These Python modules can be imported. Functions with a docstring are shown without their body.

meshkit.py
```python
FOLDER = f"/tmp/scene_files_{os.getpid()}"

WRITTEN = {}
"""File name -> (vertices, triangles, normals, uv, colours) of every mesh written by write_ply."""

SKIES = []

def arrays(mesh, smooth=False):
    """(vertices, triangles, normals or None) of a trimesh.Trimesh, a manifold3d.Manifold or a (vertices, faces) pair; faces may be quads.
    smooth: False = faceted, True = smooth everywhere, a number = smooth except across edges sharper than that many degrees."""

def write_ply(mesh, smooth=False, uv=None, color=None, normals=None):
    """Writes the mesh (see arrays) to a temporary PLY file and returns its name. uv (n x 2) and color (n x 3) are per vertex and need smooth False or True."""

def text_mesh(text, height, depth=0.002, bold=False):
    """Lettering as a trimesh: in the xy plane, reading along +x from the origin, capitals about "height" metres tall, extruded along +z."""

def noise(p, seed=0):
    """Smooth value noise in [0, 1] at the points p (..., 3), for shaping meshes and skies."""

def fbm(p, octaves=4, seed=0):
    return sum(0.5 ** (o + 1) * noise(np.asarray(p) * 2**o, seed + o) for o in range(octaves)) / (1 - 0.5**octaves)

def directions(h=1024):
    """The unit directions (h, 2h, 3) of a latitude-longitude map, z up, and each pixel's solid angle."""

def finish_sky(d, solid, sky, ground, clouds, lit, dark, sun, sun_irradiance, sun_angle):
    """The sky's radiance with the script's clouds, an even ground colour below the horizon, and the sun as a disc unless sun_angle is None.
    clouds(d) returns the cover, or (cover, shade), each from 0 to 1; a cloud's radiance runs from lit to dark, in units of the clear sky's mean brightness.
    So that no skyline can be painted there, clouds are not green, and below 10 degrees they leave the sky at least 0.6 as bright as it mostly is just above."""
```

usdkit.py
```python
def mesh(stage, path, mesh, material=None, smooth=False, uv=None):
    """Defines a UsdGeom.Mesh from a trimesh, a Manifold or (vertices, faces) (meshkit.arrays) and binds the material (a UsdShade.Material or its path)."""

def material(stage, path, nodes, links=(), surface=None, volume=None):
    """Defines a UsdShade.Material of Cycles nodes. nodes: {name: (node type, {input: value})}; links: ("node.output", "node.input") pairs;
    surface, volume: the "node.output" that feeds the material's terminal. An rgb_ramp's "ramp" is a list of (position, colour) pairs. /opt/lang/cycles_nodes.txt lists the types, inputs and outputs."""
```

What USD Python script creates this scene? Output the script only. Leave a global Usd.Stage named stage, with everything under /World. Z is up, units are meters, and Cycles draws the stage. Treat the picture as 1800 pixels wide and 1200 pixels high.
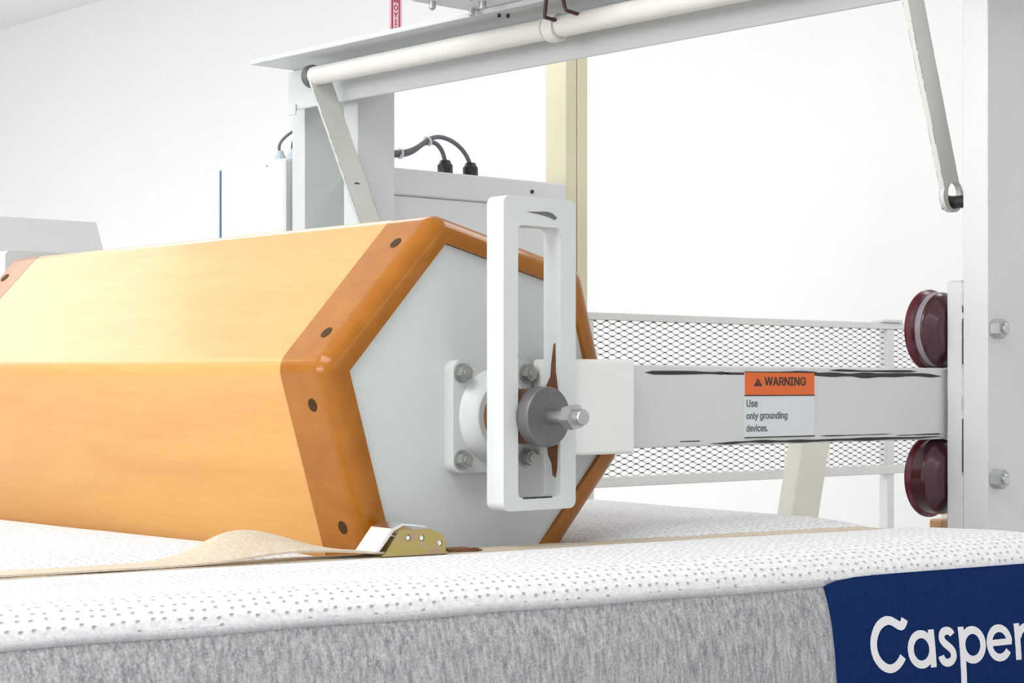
import math, random
import numpy as np, trimesh, usdkit, meshkit
import manifold3d as m3
from shapely.geometry import Polygon, LineString, Point, box as sbox
from shapely.ops import unary_union
from scipy.ndimage import gaussian_filter
from scipy.interpolate import RegularGridInterpolator
from pxr import Usd, UsdGeom, UsdLux, Gf, Sdf

stage = Usd.Stage.CreateInMemory()
UsdGeom.SetStageUpAxis(stage, 'Z'); UsdGeom.SetStageMetersPerUnit(stage, 1.0)
UsdGeom.Xform.Define(stage, '/World'); UsdGeom.Scope.Define(stage, '/World/Looks')
random.seed(4); np.random.seed(4)

# ------------------------------------------------------------------ camera, light, exposure
ZC = 0.95                                    # height of the lens above the floor; heights below are given from here
YAW = math.radians(41.9)                     # view direction in plan, measured from +y (the roller's axis) towards +x (the beam)
cam = UsdGeom.Camera.Define(stage, '/World/camera')
R_, B_ = (math.cos(YAW), -math.sin(YAW), 0), (-math.sin(YAW), -math.cos(YAW), 0)
cam.AddTransformOp().Set(Gf.Matrix4d(*R_, 0, 0, 0, 1, 0, *B_, 0, 0, 0, ZC, 1))
cam.CreateHorizontalApertureAttr(36.0); cam.CreateVerticalApertureAttr(24.0)
cam.CreateFocalLengthAttr(68.0); cam.CreateVerticalApertureOffsetAttr(1.6)
cam.CreateClippingRangeAttr(Gf.Vec2f(0.05, 200)); cam.CreateExposureAttr(0.16)

def rect_light(name, pos, direction, w, h, power, color=(1, 1, 1)):
    l = UsdLux.RectLight.Define(stage, '/World/' + name)
    d = Gf.Vec3d(*direction).GetNormalized(); up = Gf.Vec3d(0, 0, 1) if abs(d[2]) < .9 else Gf.Vec3d(0, 1, 0)
    x = Gf.Cross(d, up).GetNormalized(); y = Gf.Cross(x, d)
    l.AddTransformOp().Set(Gf.Matrix4d(x[0], x[1], x[2], 0, y[0], y[1], y[2], 0, -d[0], -d[1], -d[2], 0, *pos, 1))
    l.CreateWidthAttr(w); l.CreateHeightAttr(h); l.CreateIntensityAttr(power); l.CreateNormalizeAttr(False)
    l.CreateColorAttr(Gf.Vec3f(*color))
rect_light('daylight_window', (-7.9, 3.6, 0.40 + ZC), (1, 0, 0), 8.0, 2.4, 5.0, (0.99, 1.0, 1.0))     # the window wall on the left
rect_light('ceiling_lamp', (-0.6, 1.5, 2.97), (0, 0, -1), 1.8, 2.6, 5.0, (1.0, 0.995, 0.985))
rect_light('ceiling_lamp_001', (0.8, 5.8, 2.97), (0, 0, -1), 3.0, 1.2, 2.0, (1.0, 0.995, 0.985))
rect_light('ceiling_lamp_002', (2.7, 5.0, 2.97), (0, 0, -1), 0.6, 2.4, 6.0, (1.0, 0.995, 0.985))
rect_light('ceiling_lamp_003', (1.6, 8.8, 2.97), (0, 0, -1), 1.2, 3.6, 5.8, (1.0, 0.995, 0.985))
rect_light('ceiling_lamp_004', (1.2, -2.3, 2.97), (0, 0, -1), 3.6, 0.9, 1.9, (1.0, 0.995, 0.985))
rect_light('ceiling_lamp_005', (3.9, 1.5, 2.97), (0, 0, -1), 0.6, 1.8, 4.5, (1.0, 0.995, 0.985))

# ------------------------------------------------------------------ materials
def mat(name, nodes, links, surface='p.BSDF'):
    return usdkit.material(stage, '/World/Looks/' + name, nodes, links, surface=surface)

def plain(name, col, rough=.5, metal=0, coat=0, var=.05, scale=9, bump=0, bscale=300, spec=.5):
    c2 = tuple(max(0, c * (1 - var)) for c in col)
    n = {'t': ('geometry', {}), 'n': ('noise_texture', {'scale': scale, 'detail': 5, 'roughness': .6}),
         'r': ('rgb_ramp', {'ramp': [(.3, c2), (.7, col)]}),
         'p': ('principled_bsdf', {'roughness': rough, 'metallic': metal, 'coat_weight': coat, 'coat_roughness': .08, 'specular_ior_level': spec})}
    l = [('t.position', 'n.vector'), ('n.fac', 'r.fac'), ('r.color', 'p.base_color')]
    if bump:
        n['bn'] = ('noise_texture', {'scale': bscale, 'detail': 2}); n['b'] = ('bump', {'strength': bump, 'distance': .002})
        l += [('t.position', 'bn.vector'), ('bn.fac', 'b.height'), ('b.normal', 'p.normal')]
    return mat(name, n, l)

def paint(name, col, wear=.5, rough=.38, chip=(.10, .085, .08), radius=.003, cscale=38):
    """Glossy machine paint whose edges are chipped here and there (bevel against the true normal, broken up by noise)."""
    n = {'t': ('geometry', {}), 'n': ('noise_texture', {'scale': 6, 'detail': 4}),
         'r': ('rgb_ramp', {'ramp': [(.3, tuple(c * .955 for c in col)), (.7, col)]}),
         'bv': ('bevel', {'radius': radius, 'samples': 6}), 'dt': ('vector_math', {'math_type': 'dot_product'}),
         'e': ('map_range', {'from_min': .985, 'from_max': .93, 'to_min': 0, 'to_max': 1, 'clamp': True}),
         'cn': ('noise_texture', {'scale': cscale, 'detail': 4, 'roughness': .62}),
         'cm': ('map_range', {'from_min': .70 - .16 * wear, 'from_max': .75 - .16 * wear, 'to_min': 0, 'to_max': 1, 'clamp': True}),
         'mu': ('math', {'math_type': 'multiply'}), 'mx': ('mix_color', {'b': chip}),
         'p': ('principled_bsdf', {'roughness': rough})}
    l = [('t.position', 'n.vector'), ('n.fac', 'r.fac'), ('bv.bevel', 'dt.vector1'), ('t.normal', 'dt.vector2'), ('dt.value', 'e.value'),
         ('t.position', 'cn.vector'), ('cn.fac', 'cm.value'), ('e.result', 'mu.value1'), ('cm.result', 'mu.value2'), ('mu.value', 'mx.fac'),
         ('r.color', 'mx.a'), ('mx.result', 'p.base_color')]
    return mat(name, n, l)

def wood(name, dark, light, scale=(9, 1.1, 9), coat=.4, rough=.36, spec=.4):
    n = {'t': ('geometry', {}), 'm': ('mapping', {'scale': scale}), 'n': ('noise_texture', {'scale': 1.6, 'detail': 5, 'distortion': .7}),
         'm2': ('mapping', {'scale': (90, 5, 90)}), 'n2': ('noise_texture', {'scale': 2.2, 'detail': 3}),
         'ad': ('mix_float', {'fac': .28}), 'r': ('rgb_ramp', {'ramp': [(.30, dark), (.52, tuple((a + b) / 2 for a, b in zip(dark, light))), (.68, light)]}),
         'p': ('principled_bsdf', {'roughness': rough, 'coat_weight': coat, 'coat_roughness': .14, 'specular_ior_level': spec})}
    l = [('t.position', 'm.vector'), ('m.vector', 'n.vector'), ('t.position', 'm2.vector'), ('m2.vector', 'n2.vector'),
         ('n.fac', 'ad.a'), ('n2.fac', 'ad.b'), ('ad.result', 'r.fac'), ('r.color', 'p.base_color')]
    return mat(name, n, l)

M = {}
M['wall'] = plain('wall_paint', (.88, .88, .875), .8, var=.015, scale=2, bump=.05, bscale=120)
M['ceiling'] = plain('ceiling_paint', (.92, .92, .915), .85, var=.01)
M['floor'] = plain('sealed_concrete', (.76, .765, .77), .45, var=.08, scale=3)
M['paint'] = paint('grey_white_machine_paint', (.69, .725, .725), .35)
M['paint_worn'] = paint('worn_machine_paint', (.70, .725, .72), 1.25, radius=.0022, cscale=30)
M['beam_paint'] = paint('beam_paint', (.69, .71, .69), 1.0, radius=.003, cscale=22)
M['sleeve_paint'] = paint('bright_sleeve_paint', (.86, .87, .84), .5)
M['arm_paint'] = paint('arm_paint', (.71, .715, .68), 1.35, radius=.002, cscale=45)
M['plate_paint'] = plain('end_plate_paint', (.66, .70, .685), .42, var=.05, scale=5)
M['pipe'] = plain('cream_pipe_paint', (.80, .785, .75), .28, var=.06, scale=14)
M['box'] = plain('pale_enclosure_paint', (.80, .82, .82), .4, var=.02)
M['cabinet'] = plain('grey_cabinet_paint', (.76, .785, .80), .4, var=.04, scale=4)
M['far_grey'] = plain('far_cabinet_paint', (.76, .76, .755), .5, var=.03)
M['almond'] = plain('almond_post_paint', (.78, .725, .53), .45, var=.06, scale=7)
M['fence'] = plain('guard_paint', (.78, .80, .775), .45, var=.08, scale=12)
M['leg'] = plain('stand_paint', (.78, .775, .68), .45, var=.08, scale=12)
M['panel_wood'] = wood('maple_panel_wood', (.60, .285, .070), (.685, .365, .105))
M['rail_wood'] = wood('orange_rail_wood', (.31, .098, .003), (.40, .140, .006), scale=(16, 10, 16), coat=.6, spec=.1)
M['plug'] = plain('dark_wood_plug', (.055, .026, .007), .6, spec=.15)
M['plank'] = wood('plank_wood', (.70, .38, .20), (.80, .48, .28), coat=0)
M['steel'] = plain('zinc_steel', (.60, .61, .60), .3, metal=1, var=.15, scale=40)
M['dark_steel'] = plain('dark_shaft_steel', (.20, .19, .195), .5, metal=.6, var=.2, scale=30)
M['bolt'] = plain('dull_bolt_steel', (.45, .47, .44), .42, metal=.7, var=.15, scale=60)
M['axle_nut'] = plain('galvanised_nut_steel', (.50, .53, .52), .45, metal=.5, var=.15, scale=60)
M['rust'] = plain('rusty_steel', (.23, .09, .035), .7, var=.5, scale=50)
M['black'] = plain('black_plastic', (.018, .018, .02), .4)
M['blue_seam'] = plain('blue_gasket', (.06, .13, .30), .5)
M['gland_grey'] = plain('pale_gland_plastic', (.55, .62, .66), .45)
M['cable'] = plain('grey_cable_sheath', (.16, .165, .19), .45)
M['tie'] = plain('white_tie_plastic', (.75, .75, .75), .4)
M['maroon'] = plain('maroon_urethane', (.055, .006, .014), .25, coat=.3, var=.35, scale=16)
M['scuff'] = plain('scuffed_urethane', (.36, .31, .36), .33, coat=.2, var=.45, scale=30)
M['navy_plastic'] = plain('navy_casing', (.03, .035, .06), .4)
M['hanger'] = plain('maroon_brown_paint', (.065, .02, .022), .5)
M['black_ink'] = plain('black_ink', (.03, .027, .025), .6, var=0)
M['grey_ink'] = plain('faded_ink', (.13, .145, .15), .6, var=0)
M['orange_ink'] = plain('orange_print', (.80, .135, .015), .4, var=.03)
M['label_white'] = plain('label_vinyl', (.72, .765, .79), .35, var=.02)
M['red_ink'] = plain('red_print', (.50, .05, .13), .5, var=.05)
M['pink'] = plain('pink_vinyl', (.95, .70, .73), .5, var=.05)
M['gold'] = mat('iridescent_zinc_plate', {'t': ('geometry', {}), 'n': ('noise_texture', {'scale': 42, 'detail': 2}), 'r': ('rgb_ramp', {'ramp': [(.30, (.44, .29, .24)), (.46, (.52, .37, .20)), (.60, (.46, .41, .12)), (.72, (.56, .39, .30))]}), 'p': ('principled_bsdf', {'roughness': .32, 'metallic': .9})},
                [('t.position', 'n.vector'), ('n.fac', 'r.fac'), ('r.color', 'p.base_color')])
M['red_rim'] = plain('crimson_urethane', (.115, .004, .018), .28, coat=.2, var=.2, scale=16)
M['chrome'] = plain('bright_zinc', (.88, .88, .90), .22, metal=1, var=.05)
M['strap'] = plain('tan_webbing', (.70, .60, .47), .85, var=.25, scale=260, bump=.3, bscale=700)

def fabric_top():
    c8, s8 = math.cos(math.radians(8)), math.sin(math.radians(8))
    n = {'t': ('geometry', {}), 'm': ('uvmap', {'attribute': 'st'}),
         'v': ('voronoi_texture', {'dimensions': '2D', 'scale': 78, 'randomness': .42, 'feature': 'f1'}),
         'h': ('map_range', {'from_min': .05, 'from_max': .23, 'to_min': 0, 'to_max': 1, 'clamp': True}),
         'n': ('noise_texture', {'scale': 170, 'detail': 3, 'roughness': .7}),
         'r': ('rgb_ramp', {'ramp': [(.3, (.66, .665, .69)), (.6, (.83, .835, .85))]}),
         'mx': ('mix_color', {'a': (.50, .50, .53)}),
         'ad': ('mix_float', {'fac': .3}), 'b': ('bump', {'strength': .75, 'distance': .0035}),
         'p': ('principled_bsdf', {'roughness': .95, 'specular_ior_level': .15, 'sheen_weight': .1})}
    l = [('m.UV', 'v.vector'), ('v.distance', 'h.value'), ('t.position', 'n.vector'), ('n.fac', 'r.fac'),
         ('h.result', 'mx.fac'), ('r.color', 'mx.b'), ('mx.result', 'p.base_color'), ('h.result', 'ad.a'), ('n.fac', 'ad.b'), ('ad.result', 'b.height'), ('b.normal', 'p.normal')]
    return mat('white_knit_fabric', n, l)

def fabric_heather(name, ramp, zs=26):
    n = {'t': ('geometry', {}), 'm': ('mapping', {'scale': (230, 230, zs)}), 'n': ('noise_texture', {'scale': 1.0, 'detail': 4, 'roughness': .65}),
         'n2': ('noise_texture', {'scale': 420, 'detail': 2}), 'ad': ('mix_float', {'fac': .35}),
         'r': ('rgb_ramp', {'ramp': ramp}), 'b': ('bump', {'strength': .25, 'distance': .001}),
         'p': ('principled_bsdf', {'roughness': .95, 'specular_ior_level': .15})}
    l = [('t.position', 'm.vector'), ('m.vector', 'n.vector'), ('t.position', 'n2.vector'), ('n.fac', 'ad.a'), ('n2.fac', 'ad.b'), ('ad.result', 'r.fac'),
         ('r.color', 'p.base_color'), ('ad.result', 'b.height'), ('b.normal', 'p.normal')]
    return mat(name, n, l)
M['knit'] = fabric_top()
M['heather'] = fabric_heather('grey_heather_fabric', [(.36, (.22, .22, .235)), (.5, (.37, .37, .385)), (.64, (.54, .54, .56))])
M['piping'] = fabric_heather('piping_fabric', [(.3, (.38, .38, .40)), (.7, (.60, .60, .62))], 120)
M['navy'] = fabric_heather('navy_felt', [(.3, (.002, .014, .075)), (.7, (.005, .028, .125))], 200)
M['letter'] = plain('white_flock_print', (.78, .765, .79), .8, var=.03)

# ------------------------------------------------------------------ helpers
used = {}
def numbered(parent, name):
    k = (parent, name); n = used.get(k, 0); used[k] = n + 1
    return name if n == 0 else f'{name}_{n:03d}'

def fix(mesh):
    if hasattr(mesh, 'to_mesh'):
        a = mesh.to_mesh(); mesh = trimesh.Trimesh(a.vert_properties[:, :3], a.tri_verts, process=False)
    if isinstance(mesh, (list,)): mesh = trimesh.util.concatenate([fix(x) for x in mesh])
    return mesh

class Thing:
    def __init__(self, name, label, cat, base=(0, 0, 0), group=None, kind=None):
        self.path = '/World/' + numbered('/World', name); self.base = np.array([base[0], base[1], base[2] + ZC], float)
        x = UsdGeom.Xform.Define(stage, self.path); x.AddTranslateOp().Set(Gf.Vec3d(*map(float, self.base)))
        tag(x.GetPrim(), label, cat, group, kind)
    def part(self, name, mesh, m, under=None, smooth=30, label=None, uv=None):
        p = under or self.path; path = p + '/' + numbered(p, name)
        mesh = fix(mesh).copy(); mesh.vertices = mesh.vertices + np.array([0, 0, ZC]) - self.base
        g = usdkit.mesh(stage, path, mesh, M[m], smooth=smooth, uv=uv)
        if label: g.GetPrim().SetCustomDataByKey('label', label)
        return path

def tag(prim, label, cat=None, group=None, kind=None):
    for k, v in (('label', label), ('category', cat), ('group', group), ('kind', kind)):
        if v: prim.SetCustomDataByKey(k, v)

def single(name, mesh, m, label, cat=None, group=None, kind=None, smooth=30):
    mesh = fix(mesh).copy(); mesh.vertices = mesh.vertices + np.array([0, 0, ZC])
    g = usdkit.mesh(stage, '/World/' + numbered('/World', name), mesh, M[m], smooth=smooth); tag(g.GetPrim(), label, cat, group, kind)

def bx(x0, x1, y0, y1, z0, z1, c=.0015):
    """A box with chamfered edges."""
    c = min(c, (x1 - x0) * .3, (y1 - y0) * .3, (z1 - z0) * .3); pts = []
    for sx in (0, 1):
        for sy in (0, 1):
            for sz in (0, 1):
                p = np.array([(x0, x1)[sx], (y0, y1)[sy], (z0, z1)[sz]]); s = np.array([1 - 2 * sx, 1 - 2 * sy, 1 - 2 * sz]) * c
                for k in range(3):
                    q = p + s; q[k] = p[k]; pts.append(q)
    return trimesh.convex.convex_hull(np.array(pts))

def poly_z(poly, z0, z1):
    m = trimesh.creation.extrude_polygon(poly, z1 - z0, engine='earcut'); m.apply_translation([0, 0, z0]); return m

def poly_y(poly, y0, y1):
    """A polygon drawn in (x, z), extruded from y0 to y1."""
    m = trimesh.creation.extrude_polygon(poly, y1 - y0, engine='earcut'); v = m.vertices.copy()
    m.vertices = np.stack([v[:, 0], y1 - v[:, 2], v[:, 1]], 1)
    if m.volume < 0: m.invert()
    return m

def cyl(a, b, r, n=28, r2=None):
    return tube([a, b], [r, r if r2 is None else r2], n)

def tube(pts, r, n=14, caps=True):
    p = np.asarray(pts, float); k = len(p); r = np.broadcast_to(np.asarray(r, float), (k,))
    t = np.gradient(p, axis=0) if k > 2 else np.repeat((p[1] - p[0])[None], 2, 0); t /= np.linalg.norm(t, axis=1)[:, None]
    u = np.cross(t[0], [0, 0, 1]); u = u if np.linalg.norm(u) > .1 else np.cross(t[0], [1, 0, 0]); a = np.linspace(0, 2 * np.pi, n, endpoint=False); V = []
    for i in range(k):
        u = u - t[i] * (u @ t[i]); u /= np.linalg.norm(u); w = np.cross(t[i], u)
        V.append(p[i] + r[i] * (np.cos(a)[:, None] * u + np.sin(a)[:, None] * w))
    V = np.vstack(V); F = []
    for i in range(k - 1):
        for j in range(n):
            j2 = (j + 1) % n; A, B, C, D = i * n + j, i * n + j2, (i + 1) * n + j2, (i + 1) * n + j; F += [[A, B, C], [A, C, D]]
    if caps:
        V = np.vstack([V, p[0], p[-1]]); c0, c1 = k * n, k * n + 1
        for j in range(n):
            j2 = (j + 1) % n; F += [[c0, j2, j], [c1, (k - 1) * n + j, (k - 1) * n + j2]]
    return trimesh.Trimesh(V, F, process=False)

def lathe_y(profile, cx, cz, n=56):
    """profile of (y, radius), turned about the line x=cx, z=cz."""
    return tube([(cx, y, cz) for y, r in profile], [max(r, 1e-4) for y, r in profile], n) if False else _lathe(profile, cx, cz, n)

def _lathe(profile, cx, cz, n):
    pr = [(y, max(r, 1e-5)) for y, r in profile]; a = np.linspace(0, 2 * np.pi, n, endpoint=False); V = []; F = []
    for y, r in pr: V.append(np.stack([cx + r * np.cos(a), np.full(n, y), cz + r * np.sin(a)], 1))
    V = np.vstack(V)
    for i in range(len(pr) - 1):
        for j in range(n):
            j2 = (j + 1) % n; A, B, C, D = i * n + j, i * n + j2, (i + 1) * n + j2, (i + 1) * n + j; F += [[A, C, B], [A, D, C]]
    m = trimesh.Trimesh(V, F, process=False)
    if m.volume < 0: m.invert()
    return m

def hexprism_y(cx, cz, r, y0, y1, rot=0):
    return poly_y(Polygon([(cx + r * math.cos(rot + k * math.pi / 3), cz + r * math.sin(rot + k * math.pi / 3)) for k in range(6)]), y0, y1)

def bolt_y(cx, cz, r, y_face, out=.012, towards=-1):
    """A hexagon bolt head with washer on a face whose normal is -y."""
    return [hexprism_y(cx, cz, r, y_face - out, y_face - .002, .3), _lathe([(y_face - .0025, 0), (y_face - .0025, r * 1.25), (y_face, r * 1.25), (y_face, 0)], cx, cz, 24),
            _lathe([(y_face - out - .002, 0), (y_face - out - .002, r * .55), (y_face - out + .001, r * .6), (y_face - out + .001, 0)], cx, cz, 20)]

def oblique_bar(bottom, top, wx, wy, c=.002):
    """A square bar leaning in x: (x, y, z) of the lower and upper left-front corner."""
    (xb, yb, zb), (xt, yt, zt) = bottom, top; pts = []
    for x, y, z in ((xb, yb, zb), (xt, yt, zt)):
        for dx, dy in ((c, 0), (wx - c, 0), (wx, c), (wx, wy - c), (wx - c, wy), (c, wy), (0, wy - c), (0, c)): pts.append((x + dx, y + dy, z))
    return trimesh.convex.convex_hull(np.array(pts))

# ------------------------------------------------------------------ the room
FL = -ZC
single('floor', bx(-8.1, 5.3, -3.1, 12.1, FL - .1, FL, .001), 'floor', 'pale sealed concrete floor under the test machine', kind='structure')
single('ceiling', bx(-8.1, 5.3, -3.1, 12.1, 2.04, 2.14, .001), 'ceiling', 'plain white ceiling at top left corner', kind='structure')
single('wall_right', bx(5.2, 5.3, -3.0, 12.0, FL, 2.04, .001), 'wall', 'plain white wall behind the machine and guard', kind='structure')
single('wall_far', bx(-8, 5.2, 12.0, 12.1, FL, 2.04, .001), 'wall', 'plain white far end wall', kind='structure')
single('wall_left', bx(-8.1, -8, -3.0, 12.0, FL, 2.04, .001), 'wall', 'white wall with the daylight window on the left', kind='structure')
single('wall_near', bx(-8, 5.2, -3.1, -3.0, FL, 2.04, .001), 'wall', 'white wall behind the camera', kind='structure')

# ------------------------------------------------------------------ gantry frame: channels, top beam
def channel(x0, x1, y0, depth, z0, z1, t=.006, r=.004):
    p = Polygon([(x0, y0), (x1, y0), (x1, y0 + depth), (x1 - t, y0 + depth), (x1 - t, y0 + t), (x0 + t, y0 + t), (x0 + t, y0 + depth), (x0, y0 + depth)])
    return poly_z(p.buffer(-r * .4, join_style=1).buffer(r * .4, join_style=1), z0, z1)
g = Thing('gantry_frame', 'white painted steel gantry with channel columns carrying a flanged top beam', 'machine frame', (2.41, 2.4, FL))
g.part('column', channel(2.362, 2.4625, 1.610, .0425, FL + .012, .579), 'paint_worn', label='scratched front channel column beside the two maroon wheels')
g.part('column', channel(2.411, 2.507, 3.160, .048, FL + .012, .6615), 'paint')
g.part('column', channel(2.411, 2.517, 3.345, .046, FL + .012, .6615), 'paint')
for y, xb in ((1.61, 2.33), (3.16, 2.38), (3.345, 2.38)): g.part('base_plate', bx(xb, xb + .17, y - .03, y + .075, FL, FL + .012), 'paint')
g.part('wheel_bracket', bx(2.362, 2.372, 1.653, 1.6805, -.235, .155, .0015), 'paint_worn', label='narrow chipped bracket strip welded behind the front column')
g.part('beam_web', bx(2.362, 2.370, 1.30, 3.337, .579, .662, .0015), 'paint')
g.part('top_flange', bx(2.255, 2.53, 1.30, 3.32, .662, .6715, .0012), 'paint')
for x, y in ((2.275, 2.570), (2.289, 2.562)):
    g.part('screw_end', cyl((x, y, .6558), (x, y, .6622), .0031, 16), 'black', label='short black screw end under flange')
g.part('weld_tab', bx(2.358, 2.3615, 3.305, 3.335, .568, .590, .002), 'paint')

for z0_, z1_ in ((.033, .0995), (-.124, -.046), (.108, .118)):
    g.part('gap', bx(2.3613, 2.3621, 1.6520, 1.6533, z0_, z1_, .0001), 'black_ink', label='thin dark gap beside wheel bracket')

# wooden plank behind the column foot
single('wooden_plank', bx(2.42, 3.30, 1.73, 1.755, -.60, -.199, .003), 'plank', 'pale orange wooden plank standing behind the foot of the front column', 'plank')

# ------------------------------------------------------------------ torque tube with two lever arms
tt = Thing('torque_tube', 'long cream painted pipe with lever arms hanging under the top flange', 'pipe', (2.293, 2.4, .6225))
tt.part('pipe', _lathe([(1.30, 0), (1.30, .019), (3.150, .019), (3.150, 0)], 2.293, .6225, 40), 'pipe')
tt.part('end_ring', _lathe([(3.148, 0), (3.148, .0215), (3.152, .0232), (3.160, .0232), (3.164, .0215), (3.164, 0)], 2.293, .6225, 40), 'dark_steel', label='dark ring at far end of pipe')
tt.part('collar', _lathe([(2.43, .0185), (2.43, .0235), (2.433, .0248), (2.453, .0248), (2.456, .0235), (2.456, .0185), (2.43, .0185)], 2.293, .6215, 40), 'pipe')
tt.part('wire_ring', _lathe([(2.462, .0188), (2.462, .0208), (2.4655, .0208), (2.4655, .0188), (2.462, .0188)], 2.293, .6225, 40), 'pipe')
def lever(top, bot, w, y0, y1, hole=None, rb=None, square_top=False):
    d = LineString([top, bot]).buffer(w / 2, cap_style=1, quad_segs=10)
    if hole: d = d.union(Point(bot).buffer(rb, 24)).difference(hole)
    return poly_y(d, y0, y1)
tt.part('lever_arm', lever((2.302, .618), (2.49, .20), .050, 3.1405, 3.1475), 'arm_paint', label='far flat lever arm on end of pipe')
tt.part('bolt_slot', bx(2.388, 2.400, 3.1397, 3.1407, .413, .4155, .0003), 'black_ink')
hole = Point(2.4095, .288).buffer(.0165, 20).union(Point(2.4095, .281).buffer(.0165, 20))
tt.part('lever_arm', lever((2.293, .6225), (2.407, .284), .0385, 1.700, 1.709, hole, .0245), 'arm_paint', label='near chipped lever arm with a hole, beside the column')
tt.part('pivot_pin', [cyl((2.4095, 1.655, .2745), (2.4095, 1.715, .2745), .0095), hexprism_y(2.4095, .2745, .012, 1.709, 1.718)], 'black', label='dark greasy pivot pin in lever hole')

hg = Thing('pipe_hanger', 'dark maroon forked hanger gripping the cream pipe under the top flange', 'bracket', (2.293, 2.46, .64))
hg.part('leg', tube([(2.279, 2.4245, .630), (2.250, 2.4245, .632), (2.249, 2.422, .640), (2.249, 2.412, .715)], .0034, 8), 'hanger')
hg.part('leg', tube([(2.279, 2.371, .633), (2.250, 2.371, .636), (2.249, 2.374, .644), (2.249, 2.393, .715)], .0034, 8), 'hanger')
hg.part('cross_bar', bx(2.246, 2.2545, 2.380, 2.420, .6615, .6665, .001), 'hanger')

# ------------------------------------------------------------------ device on the flange, top of the picture
dv = Thing('actuator_unit', 'grey plate with a navy casing bolted on the top flange, cut by the upper edge', 'actuator', (2.25, 2.45, .6715))
dv.part('mounting_plate', bx(2.118, 2.40, 2.28, 2.625, .6718, .680, .001), 'cabinet')
dv.part('upper_plate', bx(2.118, 2.40, 2.30, 2.605, .6805, .690, .001), 'cabinet')
dv.part('casing', bx(2.14, 2.39, 2.32, 2.595, .6905, .82, .006), 'navy_plastic')
for x, y in ((2.150, 2.604), (2.240, 2.604), (2.150, 2.50), (2.215, 2.545)):
    dv.part('bolt', [cyl((x, y, .6625), (x, y, .6718), .0062, 20), trimesh.creation.icosphere(2, .0062).apply_transform(trimesh.transformations.translation_matrix((x, y, .6628)))], 'steel')

# red and white printed strip
st = Thing('printed_strip', 'narrow pink and red strip with printed characters standing behind the top beam', 'strip', (2.40, 2.398, .60))
sx0, sx1, sy = 2.384, 2.417, 2.412 + .61
st.part('strip', bx(sx0, sx1, sy, sy + .003, .60, .98, .0005), 'pink')
for a in (.0075, .0255): st.part('stripe', bx(sx0 + a - .0019, sx0 + a + .0019, sy - .0006, sy, .60, .98, .0001), 'red_ink', smooth=False)
for k, ch in enumerate('MOYII'):
    tm = meshkit.text_mesh(ch, .0105, .0005, bold=True); v = tm.vertices.copy(); w = v[:, 0].max() + v[:, 0].min()
    tm.vertices = np.stack([sx0 + .0165 + v[:, 0] - w / 2, sy - v[:, 2] - .0002, .765 - k * .0148 + v[:, 1]], 1)
    st.part('character', tm, 'red_ink', smooth=False)

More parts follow.
